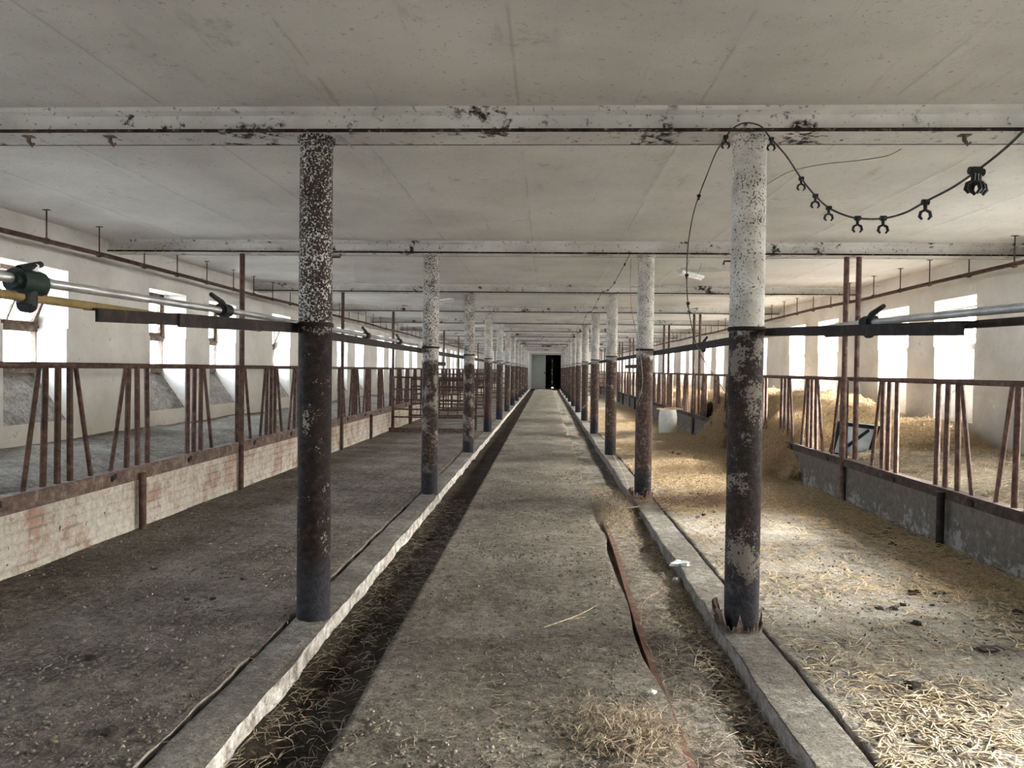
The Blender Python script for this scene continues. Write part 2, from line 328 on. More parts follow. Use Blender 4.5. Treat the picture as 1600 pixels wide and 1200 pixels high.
def relief(name, mat, ys, xe0, xe1, nx, zf, skirt=.25):
    """height field between two edge functions, closed by a skirt so that it is a solid slab"""
    u = np.linspace(0, 1, nx); Y, U = np.meshgrid(ys, u, indexing='ij')
    X = xe0(Y)*(1-U)+xe1(Y)*U; Z = zf(X, Y)
    V = np.stack([X, Y, Z], -1).reshape(-1, 3); ny = len(ys)
    idx = np.arange(ny*nx).reshape(ny, nx); q = np.stack([idx[:-1,:-1], idx[:-1,1:], idx[1:,1:], idx[1:,:-1]], -1).reshape(-1, 4)
    ring = np.concatenate([idx[0,:], idx[1:,-1], idx[-1,-2::-1], idx[-2:0:-1,0]]); B = V[ring].copy(); B[:,2] -= skirt
    V2 = np.vstack([V, B]); n0 = len(V); k = np.arange(len(ring)); kn = (k+1) % len(ring)
    sk = np.stack([ring, n0+k, n0+kn, ring[kn]], -1)
    me = bpy.data.meshes.new(name); me.from_pydata(V2.tolist(), [], np.vstack([q, sk]).tolist())
    for m_ in (mat if isinstance(mat, list) else [mat]): me.materials.append(M[m_])
    n = len(q); me.polygons.foreach_set('use_smooth', [True]*n+[False]*len(sk))
    if isinstance(mat, list): me.polygons.foreach_set('material_index', [0]*n+[1]*len(sk))
    me.update(); o = bpy.data.objects.new(name, me); COL.objects.link(o); return o
def strands(name, P, mat, ln=(.05, .15), w=(.0016, .003), tilt=.12, yaw=None, parent=None, bend=.25):
    """stalks: bent three-sided rods centred on the points P"""
    n = len(P); tm = 0.
    if isinstance(tilt, tuple): tm, tilt = tilt
    L_ = RNG.uniform(*ln, n); wd = RNG.uniform(*w, n); a = RNG.uniform(0, 2*np.pi, n) if yaw is None else yaw
    ti = RNG.normal(tm, tilt, n)
    d = np.stack([np.cos(a)*np.cos(ti), np.sin(a)*np.cos(ti), np.sin(ti)], -1); side = np.stack([-np.sin(a), np.cos(a), np.zeros(n)], -1)
    upv = np.cross(d, side); bd = RNG.normal(0, bend, n)*L_*.5; bu = np.abs(RNG.normal(0, bend*.4, n))*L_
    c0 = P-d*(L_/2)[:,None]; c1 = P+side*bd[:,None]+np.abs(bu)[:,None]*np.array([0,0,1.]); c2 = P+d*(L_/2)[:,None]
    V = []
    for c_ in (c0, c1, c2):
        for k in range(3):
            th = 2*np.pi*k/3+.5; V.append(c_+(side*np.cos(th)+upv*np.sin(th))*wd[:,None])
    V = np.stack(V, 1).reshape(-1, 3); base = (np.arange(n)*9)[:,None]
    fq = [(s_*3+k, s_*3+(k+1) % 3, (s_+1)*3+(k+1) % 3, (s_+1)*3+k) for s_ in (0, 1) for k in range(3)]
    Fq = (base[:,:,None]+np.array(fq)[None]).reshape(-1, 4)
    me = bpy.data.meshes.new(name); me.vertices.add(len(V)); me.vertices.foreach_set('co', V.astype(np.float32).ravel())
    me.loops.add(Fq.size); me.loops.foreach_set('vertex_index', Fq.astype(np.int32).ravel())
    me.polygons.add(len(Fq)); me.polygons.foreach_set('loop_start', np.arange(0, Fq.size, 4, dtype=np.int32))
    me.materials.append(M[mat]); me.update(calc_edges=True); me.validate()
    o = bpy.data.objects.new(name, me); COL.objects.link(o)
    if parent: o.parent = parent
    return o

# ================================================================ THE SETTING
# outside ground (so windows look onto a yard)
struct(MB().box(-60, 60, -40, 110, -.6, -.3).build('floor_yard', 'ground'))
MIDS = [D1+SP*(k+.5) for k in range(-2, 12)]
WINS = [m_+s_*.87 for m_ in MIDS for s_ in (-1, 1)]
SILL_I, SILL_O, JOG, HEAD = .86, 1.36, 1.84, 2.46
def outer_wall(name, xi, sgn):
    """thick wall with splayed window reveals and steep sills; sgn = outward direction"""
    mb = MB(); xo = xi+sgn*WT
    a, b = min(xi, xo), max(xi, xo)
    mb.box(a, b, Y0, Y1, -.3, SILL_I); mb.box(a, b, Y0, Y1, HEAD, ZC+.1)
    edges = [Y0]+[q for w in WINS for q in (w-.475, w+.475)]+[Y1]
    for i in range(0, len(edges), 2):
        y0, y1 = edges[i], edges[i+1]; e0 = 0 if i == 0 else 1; e1 = 0 if i == len(edges)-2 else 1
        ins = .05
        for (z0, z1, g) in ((SILL_I, JOG, 0.), (JOG, HEAD, -.03)):
            n = 6; pr = lambda j: 0
            y0a, y1a = y0-(g*e0), y1+(g*e1)
            y0a = y0-g*e0 if e0 else y0; y1a = y1+g*e1 if e1 else y1
            mb.prism([(xi, y0a), (xi, y1a), (xo, y1a+ins*e1), (xo, y0a-ins*e0)], z0, z1, 'z')
    for w in WINS:
        mb.prism([(xi, SILL_I), (xi+sgn*.34, SILL_O), (xo, SILL_O), (xo, SILL_I)], w-.475, w+.475, 'y', 1 if sgn < 0 else 0)
    o = mb.build(name, ['wall', 'sill']); struct(o); return o
outer_wall('wall_left', XL, -1); outer_wall('wall_right', XR, 1)
struct(MB().box(XL-WT, XR+WT, Y0-.3, Y0, -.3, ZC+.1).build('wall_back', 'wall'))
mb = MB()
mb.box(XL-WT, -1.15, Y1, Y1+.3, -.3, ZC+.1); mb.box(1.35, XR+WT, Y1, Y1+.3, -.3, ZC+.1); mb.box(-1.15, 1.35, Y1, Y1+.3, 2.68, ZC+.1)
struct(mb.build('wall_far', 'wall'))
struct(MB().box(XL-WT, XR+WT, Y0-.3, Y1+6, ZC, ZC+.2).build('ceiling', 'ceiling'))
# passage beyond the door, closed by ill-fitting boards
mb = MB(); mb.box(-2.6, -2.4, Y1+.3, Y1+5, -.3, ZC); mb.box(2.4, 2.6, Y1+.3, Y1+5, -.3, ZC)
for a, b in ((-2.4, .50), (.501, .88), (.8808, 2.4)): mb.box(a, b, Y1+4.9, Y1+5, .12, 2.5)
mb.box(-2.4, 2.4, Y1+4.9, Y1+5, 2.5, ZC); mb.box(-2.4, .50, Y1+4.9, Y1+5, -.1, .12); mb.box(.6, 2.4, Y1+4.9, Y1+5, -.1, .12); mb.box(.5, .6, Y1+4.9, Y1+5, .03, .12)
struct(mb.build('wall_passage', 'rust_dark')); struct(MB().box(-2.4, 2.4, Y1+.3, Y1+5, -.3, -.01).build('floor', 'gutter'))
# door: pale frame, closed grey leaf on the left, right side stands open
d = bpy.data.objects.new('door_1', None); COL.objects.link(d); d.location = (0, Y1, 0); d['kind'] = 'structure'
mb = MB(); mb.box(-1.25, -1.1, -.06, .02, 0, 2.72); mb.box(1.3, 1.45, -.06, .02, 0, 2.72); mb.box(-1.1, 1.3, -.06, .02, 2.6, 2.74)
mb.build('door_frame', 'frame_white', d)
lf = MB().box(-1.1, -.02, .02, .08, .01, 2.58).build('door_leaf', 'door', d); MB().box(-.12, -.05, -.04, .02, 1.15, 1.3).build('latch', 'rust_dark', lf)
lf2 = MB().box(1.22, 1.28, .1, 1.2, .01, 2.55).build('door_leaf', 'door', d)

# ---- windows
def window(idx, xi, sgn, yc, tilt):
    o = bpy.data.objects.new('window_%d' % idx, None); COL.objects.link(o); o['kind'] = 'structure'
    o.location = (xi+sgn*.34, yc, SILL_O)
    h = HEAD-SILL_O; hm = JOG-SILL_O; w = .49; fw = .06 if sgn < 0 else .03
    k = 'wood' if sgn < 0 else 'white_and_glare'  # right frames whitened, and thinned above, to imitate window glare
    mb = MB(); t_ = .03
    mb.box(-t_, t_, -w, -w+fw, 0, h); mb.box(-t_, t_, w-fw, w, 0, h); mb.box(-t_, t_, -w, w, 0, .06); mb.box(-t_, t_, -w, w, h-.05, h); mb.box(-t_-.01, t_+.01, -w, w, hm-.04, hm+.03)
    mb.build('frame', k, o)
    MB().box(-.003, .003, -w+fw, w-fw, .06, hm-.04).build('pane', 'glass', o)
    sh = h-.05-hm-.03; mb = MB(); sw = w-fw-.005; b = .045 if sgn < 0 else .025
    mb.box(-.02, .02, -sw, -sw+b, 0, sh); mb.box(-.02, .02, sw-b, sw, 0, sh); mb.box(-.02, .02, -sw, sw, 0, b); mb.box(-.02, .02, -sw, sw, sh-b, sh); mb.box(-.012, .012, -.012, .012, b, sh-b)
    s_ = mb.build('sash', k, o); s_.location = (-sgn*.0, 0, hm+.03); s_.rotation_euler.y = -sgn*tilt
    MB().box(-.003, .003, -sw+b, sw-b, b, sh-b).build('pane', 'glass', s_)
    return o
n = 0
tiltL = {3: .55, 6: .5, 9: .4}; tiltR = {}
for i, w in enumerate(WINS): n += 1; window(n, XL, -1, w, tiltL.get(i-4, .0) if i != 5 else .0) if False else window(n, XL, -1, w, {5: .42, 8: .45, 11: .3}.get(i, 0))
for i, w in enumerate(WINS): n += 1; window(n, XR, 1, w, {6: .5, 7: .35, 10: .3}.get(i, 0))

# ---- floors
YA = -4.4
ysn = np.concatenate([np.linspace(YA, 1.2, 12)[:-1], yrows(1.2, Y1)])
def aisle_z(X, Y): return fbm(X, Y, 2.2, 3, 3)*.022+fbm(X, Y, 11, 1, 9)*.007*np.exp(-Y/6)-.004
struct(relief('floor', ['aisle', 'kerb_face_grey'], ysn, lambda Y: -.805+fbm(Y, Y*0, 3, 3, 5)*.015, lambda Y: .525+fbm(Y, Y*0, .9, 4, 8)*.12-.025*np.maximum(0, np.sin(Y*1.9)), 56, aisle_z))
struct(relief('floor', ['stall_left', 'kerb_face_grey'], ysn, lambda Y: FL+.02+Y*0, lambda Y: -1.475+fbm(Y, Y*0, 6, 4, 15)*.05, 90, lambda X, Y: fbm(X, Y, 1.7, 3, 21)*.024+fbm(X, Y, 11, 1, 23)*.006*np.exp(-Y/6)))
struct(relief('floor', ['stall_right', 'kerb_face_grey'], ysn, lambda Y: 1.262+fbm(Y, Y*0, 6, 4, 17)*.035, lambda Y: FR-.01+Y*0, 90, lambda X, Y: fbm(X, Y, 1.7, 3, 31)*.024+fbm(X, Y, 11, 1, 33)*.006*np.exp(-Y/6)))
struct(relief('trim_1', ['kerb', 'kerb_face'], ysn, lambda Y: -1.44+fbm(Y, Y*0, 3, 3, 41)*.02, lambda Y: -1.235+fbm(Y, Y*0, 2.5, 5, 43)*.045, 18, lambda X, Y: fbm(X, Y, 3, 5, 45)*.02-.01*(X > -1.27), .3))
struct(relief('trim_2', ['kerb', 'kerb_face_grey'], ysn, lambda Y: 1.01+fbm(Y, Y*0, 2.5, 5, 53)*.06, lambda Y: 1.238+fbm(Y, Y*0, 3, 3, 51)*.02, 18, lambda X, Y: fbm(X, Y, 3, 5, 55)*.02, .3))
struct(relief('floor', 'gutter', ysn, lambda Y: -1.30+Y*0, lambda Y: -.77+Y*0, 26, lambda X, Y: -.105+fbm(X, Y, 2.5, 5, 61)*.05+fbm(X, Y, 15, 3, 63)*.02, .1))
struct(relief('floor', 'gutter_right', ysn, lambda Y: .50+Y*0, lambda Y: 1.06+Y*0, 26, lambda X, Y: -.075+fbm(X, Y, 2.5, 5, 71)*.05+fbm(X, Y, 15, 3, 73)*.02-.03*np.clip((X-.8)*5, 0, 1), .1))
struct(MB().box(FL-.1, FR+.1, Y0, Y1, -.3, -.16).build('floor', 'gutter'))
struct(MB().box(-1.50, -1.38, YA, Y1, -.15, -.035).build('floor', 'gutter'))
struct(MB().box(1.20, 1.31, YA, Y1, -.15, -.035).build('floor', 'gutter_right'))
# raised feed platforms between barrier and outer wall
def plat_l(X, Y):
    u = (FL-.12-X)/(FL-.12-XL)
    return .42+.17*np.clip(u*3.2, 0, 1)**.6+.06*u+fbm(X, Y, 1.4, 5, 81)*.07+fbm(X, Y, 9, 3, 83)*.015
def plat_r0(X, Y):
    u = (X-FR-.12)/(XR-FR-.12)
    return .36+.15*np.clip(u*2.6, 0, 1)**.7+.08*u+fbm(X, Y, 1.3, 5, 91)*.09+fbm(X, Y, 8, 3, 93)*.03
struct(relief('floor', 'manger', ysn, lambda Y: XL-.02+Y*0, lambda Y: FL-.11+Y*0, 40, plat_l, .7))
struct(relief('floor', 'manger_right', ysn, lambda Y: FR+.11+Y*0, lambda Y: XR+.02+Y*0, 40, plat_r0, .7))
# low walls under the barriers
tag(MB().box(FL-.12, FL+.03, YA, Y1-.02, -.2, .445).build('low_wall', 'brick'), 'long low whitewashed brick wall under the left feed barriers, bricks showing through', 'wall')
tag(MB().box(FR-.02, FR+.12, YA, Y1-.02, -.2, .415).build('low_wall', 'concrete'), 'long low grey concrete wall under the right feed barriers, pale damp patches', 'wall')

# ================================================================ BEAMS, COLUMNS, POSTS
def make_beam():
    r = empty('ceiling_beam', (0, 0, 0), '', 'beam', 'white ceiling beams')
    mb = MB(); rn = random.Random(3)
    mb.box(XL+.01, XR-.01, -.12, .12, ZB, ZB+.014, 0)
    me = mb
    me.build('flange', ['beam'], r)
    mb = MB(); mb.box(XL+.01, XR-.01, -.128, -.1201, ZB-.002, ZB+.016); mb.box(XL+.01, XR-.01, .1201, .128, ZB-.002, ZB+.016); mb.build('flange_edge', ['flange'], r)
    mb = MB(); mb.prism([(-.075, ZB+.014), (.075, ZB+.014), (.075, ZB+.105), (.115, ZB+.12), (.13, ZC), (-.13, ZC), (-.115, ZB+.12), (-.075, ZB+.105)], XL+.01, XR-.01, 'x'); mb.build('web', ['beam'], r)
    return r
pb = make_beam(); snap(pb)
bi = 0
for k, y in enumerate(BEAMS):
    if y < 1: continue
    b = pb if bi == 0 else copy_tree(pb); b.location.y = y
    b['label'] = ('%s white ceiling beam from the camera, grimy bottom flange, resting on two round columns' % ORD[bi]); bi += 1
def column_profile(r):
    mb = MB(); n = 32; zs = [-.14, .0, .25, .6, 1.0, 1.4, 1.66, 1.70, 2.1, 2.5, 2.755, 2.76, 2.80]; rs = [r, r*1.0, r*1.005, r, r*.995, r, r, r, r*.99, r*.985, r*.98, r*1.12, r*1.14]
    vs = []
    for z, q in zip(zs, rs):
        for i in range(n):
            a = 2*math.pi*i/n; vs.append((math.cos(a)*q, math.sin(a)*q, z))
    fs = [(j*n+i, j*n+(i+1) % n, (j+1)*n+(i+1) % n, (j+1)*n+i) for j in range(len(zs)-1) for i in range(n)]
    fs += [tuple(range(n))[::-1], tuple((len(zs)-1)*n+i for i in range(n))]; mb.add(vs, fs); return mb
def flakes(parent, r, seed, n=26, zmax=.16):
    """torn rusty sheet collar around the foot"""
    rn = random.Random(seed); mb = MB(); N = 70; a0 = 2.3
    inner = []; top = []; w1 = 0
    for i in range(N+1):
        a = a0+4.9*i/N; left = max(0, -math.cos(a+.3)); w1 = .6*w1+.4*rn.uniform(-1, 1)
        q = r+.014+.045*left+.010*w1; h = zmax*(.30+.45*left+.55*w1+.16*rn.uniform(-1, 1)+.15*math.sin(i*.5+seed)); h = max(h, .012)
        inner.append((math.cos(a)*(r+.008), math.sin(a)*(r+.008), -.02)); top.append((math.cos(a)*q, math.sin(a)*q, h))
    vs = inner+top+[(x*1.04, y*1.04, z) for x, y, z in inner]+[(x*1.06, y*1.06, z-.006) for x, y, z in top]
    m_ = N+1; fs = []
    for i in range(N):
        fs += [(i, i+1, m_+i+1, m_+i), (2*m_+i+1, 2*m_+i, 3*m_+i, 3*m_+i+1), (m_+i, m_+i+1, 3*m_+i+1, 3*m_+i)]
    mb.add(vs, fs); return mb.build('torn_collar', 'collar', parent)
band = lambda r: MB().tube([(0, 0, 1.692), (0, 0, 1.716)], r+.008, 24).build
protoc = {}
for side, x in (('left', CL), ('right', CR)):
    for k in range(12):
        y = D1+SP*k; mat = ('column_near_'+side) if k == 0 else ('column_mid' if (side == 'left' and k < 3) else 'column')
        look = {('left', 0): 'thick round column densely speckled brown above, nearly black below', ('right', 0): 'thick round column white and lightly speckled above, dark below, torn rusty foot',
                ('left', 1): 'round column with mottled whitewash top and dark foot', ('right', 1): 'round column with whitewashed top, purplish dark foot'}.get((side, k), 'round whitewashed column with rusty brown lower half')
        r = empty('column', (x, y, 0), '%s, %s from the camera in the %s row' % (look, ORD[k], side), 'column', 'columns of the %s row' % side)
        if mat not in protoc: protoc[mat] = (column_profile(CRAD).build('shaft', mat, r, smooth=True), band(CRAD)('clamp_band', 'rust_dark', r, smooth=True))
        else:
            for p in protoc[mat]: c_ = p.copy(); COL.objects.link(c_); c_.parent = r
        if side == 'right' and k < 2: flakes(r, CRAD, 5+k, zmax=.14 if k == 0 else .12)
# slim posts on the barrier lines
def post_mb(z0, r=.03): return MB().tube([(0, 0, z0), (0, 0, ZB-.001)], r, 12)
pl = None
for k in range(1, 12):
    y = D1+SP*k
    for (x, z0, what, rm) in ((FL+.075, -.02, 'left feed barriers', 'rust'), (FR-.055, -.02, 'right barriers, lane-side one of two', 'rust_red'), (FR+.083, .414, 'right barriers, wall-side one of two', 'rust_red')):
        key = (x, z0)
        if key not in protoc:
            o = post_mb(z0).build('support_post', rm, smooth=True); protoc[key] = o
        else: o = protoc[key].copy(); COL.objects.link(o)
        o.location = (x, y, 0); tag(o, 'slim rusty post under the %s beam, on the %s' % (ORD[k], what), 'post', 'slim posts along the '+what)

# ================================================================ FEED BARRIERS
def make_barrier(x, zb0, zb1, zr, mat, chmat, side):
    r = empty('feed_barrier', (x, 0, 0), '', 'feed barrier', 'feed barriers along the %s low wall' % side)
    s_ = 1 if side == 'left' else -1                       # towards the lane
    MB().tube([(0, .035, zr), (0, SP-.035, zr)], .024, 10).build('top_rail', mat, r, smooth=True)
    mb = MB(); mb.box(-.05, .05, 0.0, SP-.0, zb1-.012, zb1); mb.box(s_*.05-.006, s_*.05+.006, 0.0, SP-.0, zb0, zb1-.0121)
    mb.build('bottom_channel', chmat, r)
    mb = MB().tube([(s_*.085, SP/2, -.02), (s_*.085, SP/2, zb0+.06)], .032, 10); mb.build('short_post', 'rust_dark' if side == 'right' else mat, r, smooth=True)
    rn = random.Random(4 if side == 'left' else 9); z0, z1 = zb1-.005, zr-.0
    for g in range(4):
        c_ = .06+g*SP/4+(.0 if side == 'left' else .02)
        L_ = [(-.15, -.16), (0, 0), (.15, .16)]
        slants = [(-.2, -.40), (.2, .40)]
        if g == 2: slants = slants[:1]
        if g == 3: L_ = L_[:]; slants = slants[1:]
        if g == 0: L_ = [(.11, .12)]+([(-.1, -.12)] if side == 'left' else [])
        for a, b in L_+slants:
            ya, yb = c_+a+rn.uniform(-.015, .015), c_+b+rn.uniform(-.02, .02)
            if yb < .05 and g == 0: yb = .05
            if ya < .05 and g == 0: ya = .05
            rad = .0235 if abs(a) < .17 else .018
            MB().tube([(0, ya, z1), (0, yb, z0)], rad, 9).build('bar', mat, r, smooth=True)
    for g in range(3): MB().obox((s_*.06, .45+g*1.35, zb1-.045), (.008, 0, 0), (0, .035, .01), (0, 0, .02)).build('bracket', 'rust_dark', r)
    return r
for side, x, a in (('left', FL, (.44, .56, 1.45, 'rust', 'rust_pale')), ('right', FR, (.405, .49, 1.40, 'rust_red', 'channel_dark'))):
    p = make_barrier(x, *a, side); snap(p)
    for k in range(12):
        o = p if k == 0 else copy_tree(p); o.location.y = D1+SP*k
        o['label'] = 'rusty tube feed barrier with upright and slanted bars, %s bay from the camera, %s side' % (ORD[k], side)

# ================================================================ PIPES
def hung_pipe(x, z, side, y0):
    r = empty('overhead_pipe', (x, 0, z), 'long rusty water pipe hung on thin rods near the %s wall' % side, 'pipe')
    pts = [(math.sin(i*1.7)*.006, y0+i*2.0, math.sin(i*2.3)*.012) for i in range(29)]
    MB().tube([p for p in pts if p[1] < Y1-.05]+[(0, Y1-.05, 0)], .024, 10).build('pipe', 'rust', r, smooth=True)
    i = 0; y = 7.0 if side == 'left' else 5.6; rod = None
    while y < Y1-1:
        if rod is None:
            mb = MB().tube([(0, 0, -.028), (0, 0, ZC-z)], .007, 6); mb.tube([(0, -.02, -.002), (0, .02, -.002)], .031, 8); mb.box(-.03, .03, -.02, .02, ZC-z-.006, ZC-z); rod = mb.build('hanger_rod', 'rust', r)
            q = rod
        else: q = rod.copy(); COL.objects.link(q); q.parent = r
        q.location.y = y; y += .85+.06*math.sin(i*2.1); i += 1
hung_pipe(-4.76, 2.63, 'left', 2.0); hung_pipe(4.88, 2.62, 'right', 2.0)

def rail_seg(side, x, y0, y1, za, zb, lab, mat='rust_dark', h=.055):
    s_ = -1 if side == 'left' else 1
    r = empty('support_rail', (x, y0, za), lab, 'rail', 'black support rails along the %s columns' % side)
    L_ = y1-y0; dz = zb-za; mb = MB()
    def pr(ax0, ax1, az0, az1): mb.add([(ax0, 0, az0), (ax1, 0, az0), (ax1, 0, az1), (ax0, 0, az1), (ax0, L_, az0+dz), (ax1, L_, az0+dz), (ax1, L_, az1+dz), (ax0, L_, az1+dz)], [(0,1,2,3),(7,6,5,4),(0,4,5,1),(1,5,6,2),(2,6,7,3),(3,7,4,0)])
    pr(-.005, .005, -h, 0); mb.build('upright_flange', mat, r)
    mb = MB(); pr(min(.0051, s_*.045), max(.005, s_*.045), -.007, 0) if s_ > 0 else pr(-.045, -.0051, -.007, 0); mb.build('flat_flange', mat, r)
    return r
XLR, XRR = CL-CRAD-.025, CR+CRAD+.025
rail_seg('left', XLR-.01, 2.42, 3.5, 1.645, 1.685, 'black steel rail with a free end, nearest the camera on the left', h=.045)
rail_seg('left', XLR+.002, 2.95, D1+.3, 1.668, 1.725, 'black steel rail lapped onto the free-ended one, clamped to the nearest left column', h=.055)
rail_seg('right', XRR+.01, 2.36, D1+.2, 1.625, 1.722, 'black steel rail with a free end, nearest the camera on the right', h=.045)
for side, x in (('left', XLR), ('right', XRR)):
    for k in range(11):
        z = 1.70-.004*k
        rail_seg(side, x, D1+SP*k+(.32 if k == 0 else .02), D1+SP*(k+1), z, z-.004, 'blackened steel rail between the %s and %s columns of the %s row' % (ORD[k], ORD[k+1], side))
    s_ = -1 if side == 'left' else 1
    o = MB().box(x-.006, x+.006, 9.1 if side == 'left' else 10.2, 11.2 if side == 'left' else 12.3, 1.50, 1.555).build('spare_rail', 'rust_dark'); o.location.x = s_*.03
    o2 = MB(); tag(o, 'short length of dark rail hanging below the %s support rail past the second column' % side, 'rail')
    hb = MB()
    for yy in (.25, 1.75): hb.box(x-.003, x+.003, (9.1 if side == 'left' else 10.2)+yy, (9.1 if side == 'left' else 10.2)+yy+.02, 1.5551, 1.66)
    hb.build('hanger', 'rust_dark', o)
# milk line: silver pipe above, older pipe below, couplings and taps
def coupling(x, y, z, lab, s_=1, big=False, lever=True):
    r = empty('pipe_coupling', (x, y, z), lab, 'pipe coupling')
    q = 1.25 if big else 1.
    mb = MB().tube([(0, -.055*q, 0), (0, -.04*q, 0), (0, -.04*q, 0), (0, .04*q, 0), (0, .04*q, 0), (0, .055*q, 0)], [.02*q, .02*q, .03*q, .03*q, .02*q, .02*q], 14); mb.build('body', 'green' if big else 'black', r, smooth=True)
    mb = MB().tube([(0, 0, -.01*q), (0, 0, -.05*q)], .022*q, 12); mb.tube([(0, -.012, -.05*q), (0, .012, -.05*q)], .02*q, 12); mb.build('clamp', 'black', r, smooth=True)
    if lever: MB().tube([(0, .0, .02), (0, -.03, .035), (0, -.14 if not big else .06, .06)], [.012, .013, .01], 8).build('lever', 'black', r, smooth=True)
    if big: MB().tube([(0, .02, .02), (0, .035, .055)], .012, 8).build('nipple', 'white_and_glare', r, smooth=True)
    return r
XP, XQ = -1.50, 1.42
def pipe(name, a, b, r, mat, lab, cat='pipe'):
    return tag(MB().tube([a, b], r, 14).build(name, mat, smooth=True), lab, cat)
pipe('milk_pipe', (XP, .6, 1.682), (XP, 3.42, 1.716), .0145, 'silver', 'shiny silver milk pipe above the black rail at the left edge, before the lever coupling')
pipe('milk_pipe', (XP, 3.5, 1.722), (XP, D1+SP, 1.735), .0145, 'silver', 'shiny silver milk pipe running from the left lever coupling past the nearest left column')
pipe('vacuum_pipe', (XP, .6, 1.648), (XP, 3.9, 1.655), .0135, 'yellow', 'yellowed brown pipe just under the left silver pipe')
pipe('milk_pipe', (XQ, .9, 1.635), (XQ, 3.36, 1.685), .0145, 'silver', 'shiny silver milk pipe above the black rail at the right edge')
pipe('milk_pipe', (XQ, 3.44, 1.688), (XQ, D1+SP, 1.72), .0145, 'silver', 'silver milk pipe continuing behind the nearest right column')
pipe('vacuum_pipe', (XQ, .9, 1.595), (XQ, 3.9, 1.655), .0135, 'rust_dark', 'dark brown pipe just under the right silver pipe')
coupling(XP, 2.12, 1.694, 'big dark green and black pipe coupling at the left edge of the view', big=True)
coupling(XP, 3.46, 1.72, 'black lever coupling joining the silver pipe before the nearest left column')
coupling(XQ, 3.40, 1.687, 'black lever coupling joining the silver pipe on the right', lever=True)
coupling(XP, 6.25, 1.728, 'small black lever tap on the left silver pipe, first past the nearest column')
coupling(XP, 7.65, 1.732, 'small black lever tap on the left silver pipe, second past the nearest column')
coupling(XQ, 6.9, 1.706, 'small black lever tap on the silver pipe behind the nearest right column')

# ================================================================ CABLES
def smooth_path(P, n=10):
    P = [Vector(p) for p in P]; out = []
    for i in range(len(P)-1):
        p0, p1, p2, p3 = P[max(i-1, 0)], P[i], P[i+1], P[min(i+2, len(P)-1)]
        for k in range(n):
            t_ = k/n; out.append(.5*((2*p1)+(p2-p0)*t_+(2*p0-5*p1+4*p2-p3)*t_**2+(3*p1-p0-3*p2+p3)*t_**3))
    return out+[P[-1]]
def at(px, py, Y):
    v = R @ Vector((px-800, 600-py, -F)); return Vector((0, 0, EYE))+v*(Y/v.y)
# festoon: swags from the right column towards the camera and the ceiling, and down behind the column
def clip(parent, p, sc=1., fork=True):
    mb = MB(); p = Vector(p)
    mb.tube([p+Vector((-.012*sc, 0, 0)), p+Vector((.012*sc, 0, 0))], .011*sc, 8)
    mb.tube([p, p+Vector((0, 0, -.03*sc))], [.008*sc, .006*sc], 7)
    if fork:
        for s_ in (-1, 1):
            mb.tube([p+Vector((0, 0, -.028*sc)), p+Vector((s_*.016*sc, 0, -.036*sc)), p+Vector((s_*.02*sc, 0, -.052*sc)), p+Vector((s_*.011*sc, 0, -.063*sc))], [.005*sc, .006*sc, .006*sc, .004*sc], 6)
    mb.build('cable_clip', 'black', parent, smooth=True)
P1 = [(1134, 214, 4.18), (1146, 200, 4.19), (1165, 192, 4.2), (1188, 197, 4.19), (1204, 216, 4.17), (1228, 243, 4.05), (1252, 279, 3.92), (1275, 307, 3.78), (1297, 326, 3.64), (1325, 338, 3.48), (1350, 342, 3.34), (1382, 341, 3.18), (1415, 332, 3.0), (1450, 313, 2.82), (1490, 292, 2.65), (1533, 262, 2.5), (1575, 228, 2.37), (1612, 192, 2.25), (1668, 140, 2.1), (1740, 40, 1.9)]
pw_ = [at(*p) for p in P1]; pw_[-1].z = ZC
ro = empty('hanging_cable', tuple(pw_[0]), 'dark cable with forked clips swagging from the nearest right column towards the camera', 'cable'); inv = -Vector(ro.location)
MB().tube([p+inv for p in smooth_path(pw_)], .0042, 7).build('cable', 'cable', ro, smooth=True)
for (px, py, Y, sc) in ((1205, 217, 4.17, 1), (1252, 279, 3.92, .95), (1274, 306, 3.78, .95), (1295, 325, 3.64, .95), (1340, 341, 3.40, .98), (1380, 341, 3.19, .98), (1446, 316, 2.84, 1.0)):
    clip(ro, at(px, py, Y)+inv, sc)
for dx in (-.012, .004, .016): clip(ro, at(1525, 267, 2.52)+inv+Vector((dx, dx*.6, .004-abs(dx)*.4)), 1.15)
P2 = [(1134, 214, 4.18), (1118, 240, 4.25), (1104, 275, 4.35), (1092, 306, 4.42), (1082, 340, 4.48), (1075, 385, 4.52), (1073, 430, 4.55), (1075, 474, 4.6), (1083, 520, 4.75), (1094, 552, 5.0), (1112, 582, 5.4), (1133, 612, 6.0), (1150, 636, 6.6)]
pw_ = [at(*p) for p in P2]
ro = empty('hanging_cable', tuple(pw_[0]), 'thin cable drooping from the beam just left of the nearest right column', 'cable'); inv = -Vector(ro.location)
MB().tube([p+inv for p in smooth_path(pw_)], .0034, 6).build('cable', 'cable', ro, smooth=True)
for q in (0, 3, 6, 7): clip(ro, pw_[q]+inv, .8 if q else 1., q == 0)
P3 = [(986, 404, 8.62), (985, 440, 8.6), (987, 485, 8.55), (996, 530, 8.5), (1002, 565, 8.5), (1004, 595, 8.52), (1001, 615, 8.55), (994, 632, 8.6)]
tag(MB().tube(smooth_path([at(*p) for p in P3]), .004, 6).build('hanging_wire', 'wire', smooth=True), 'pale thin wire hanging in front of the second right column', 'wire')
pts = []
for k in range(1, 8):
    y = D1+SP*k; pts += [(.93, y-.15, 2.775), (.93, y+SP/2, 2.66+.01*(k % 3))]
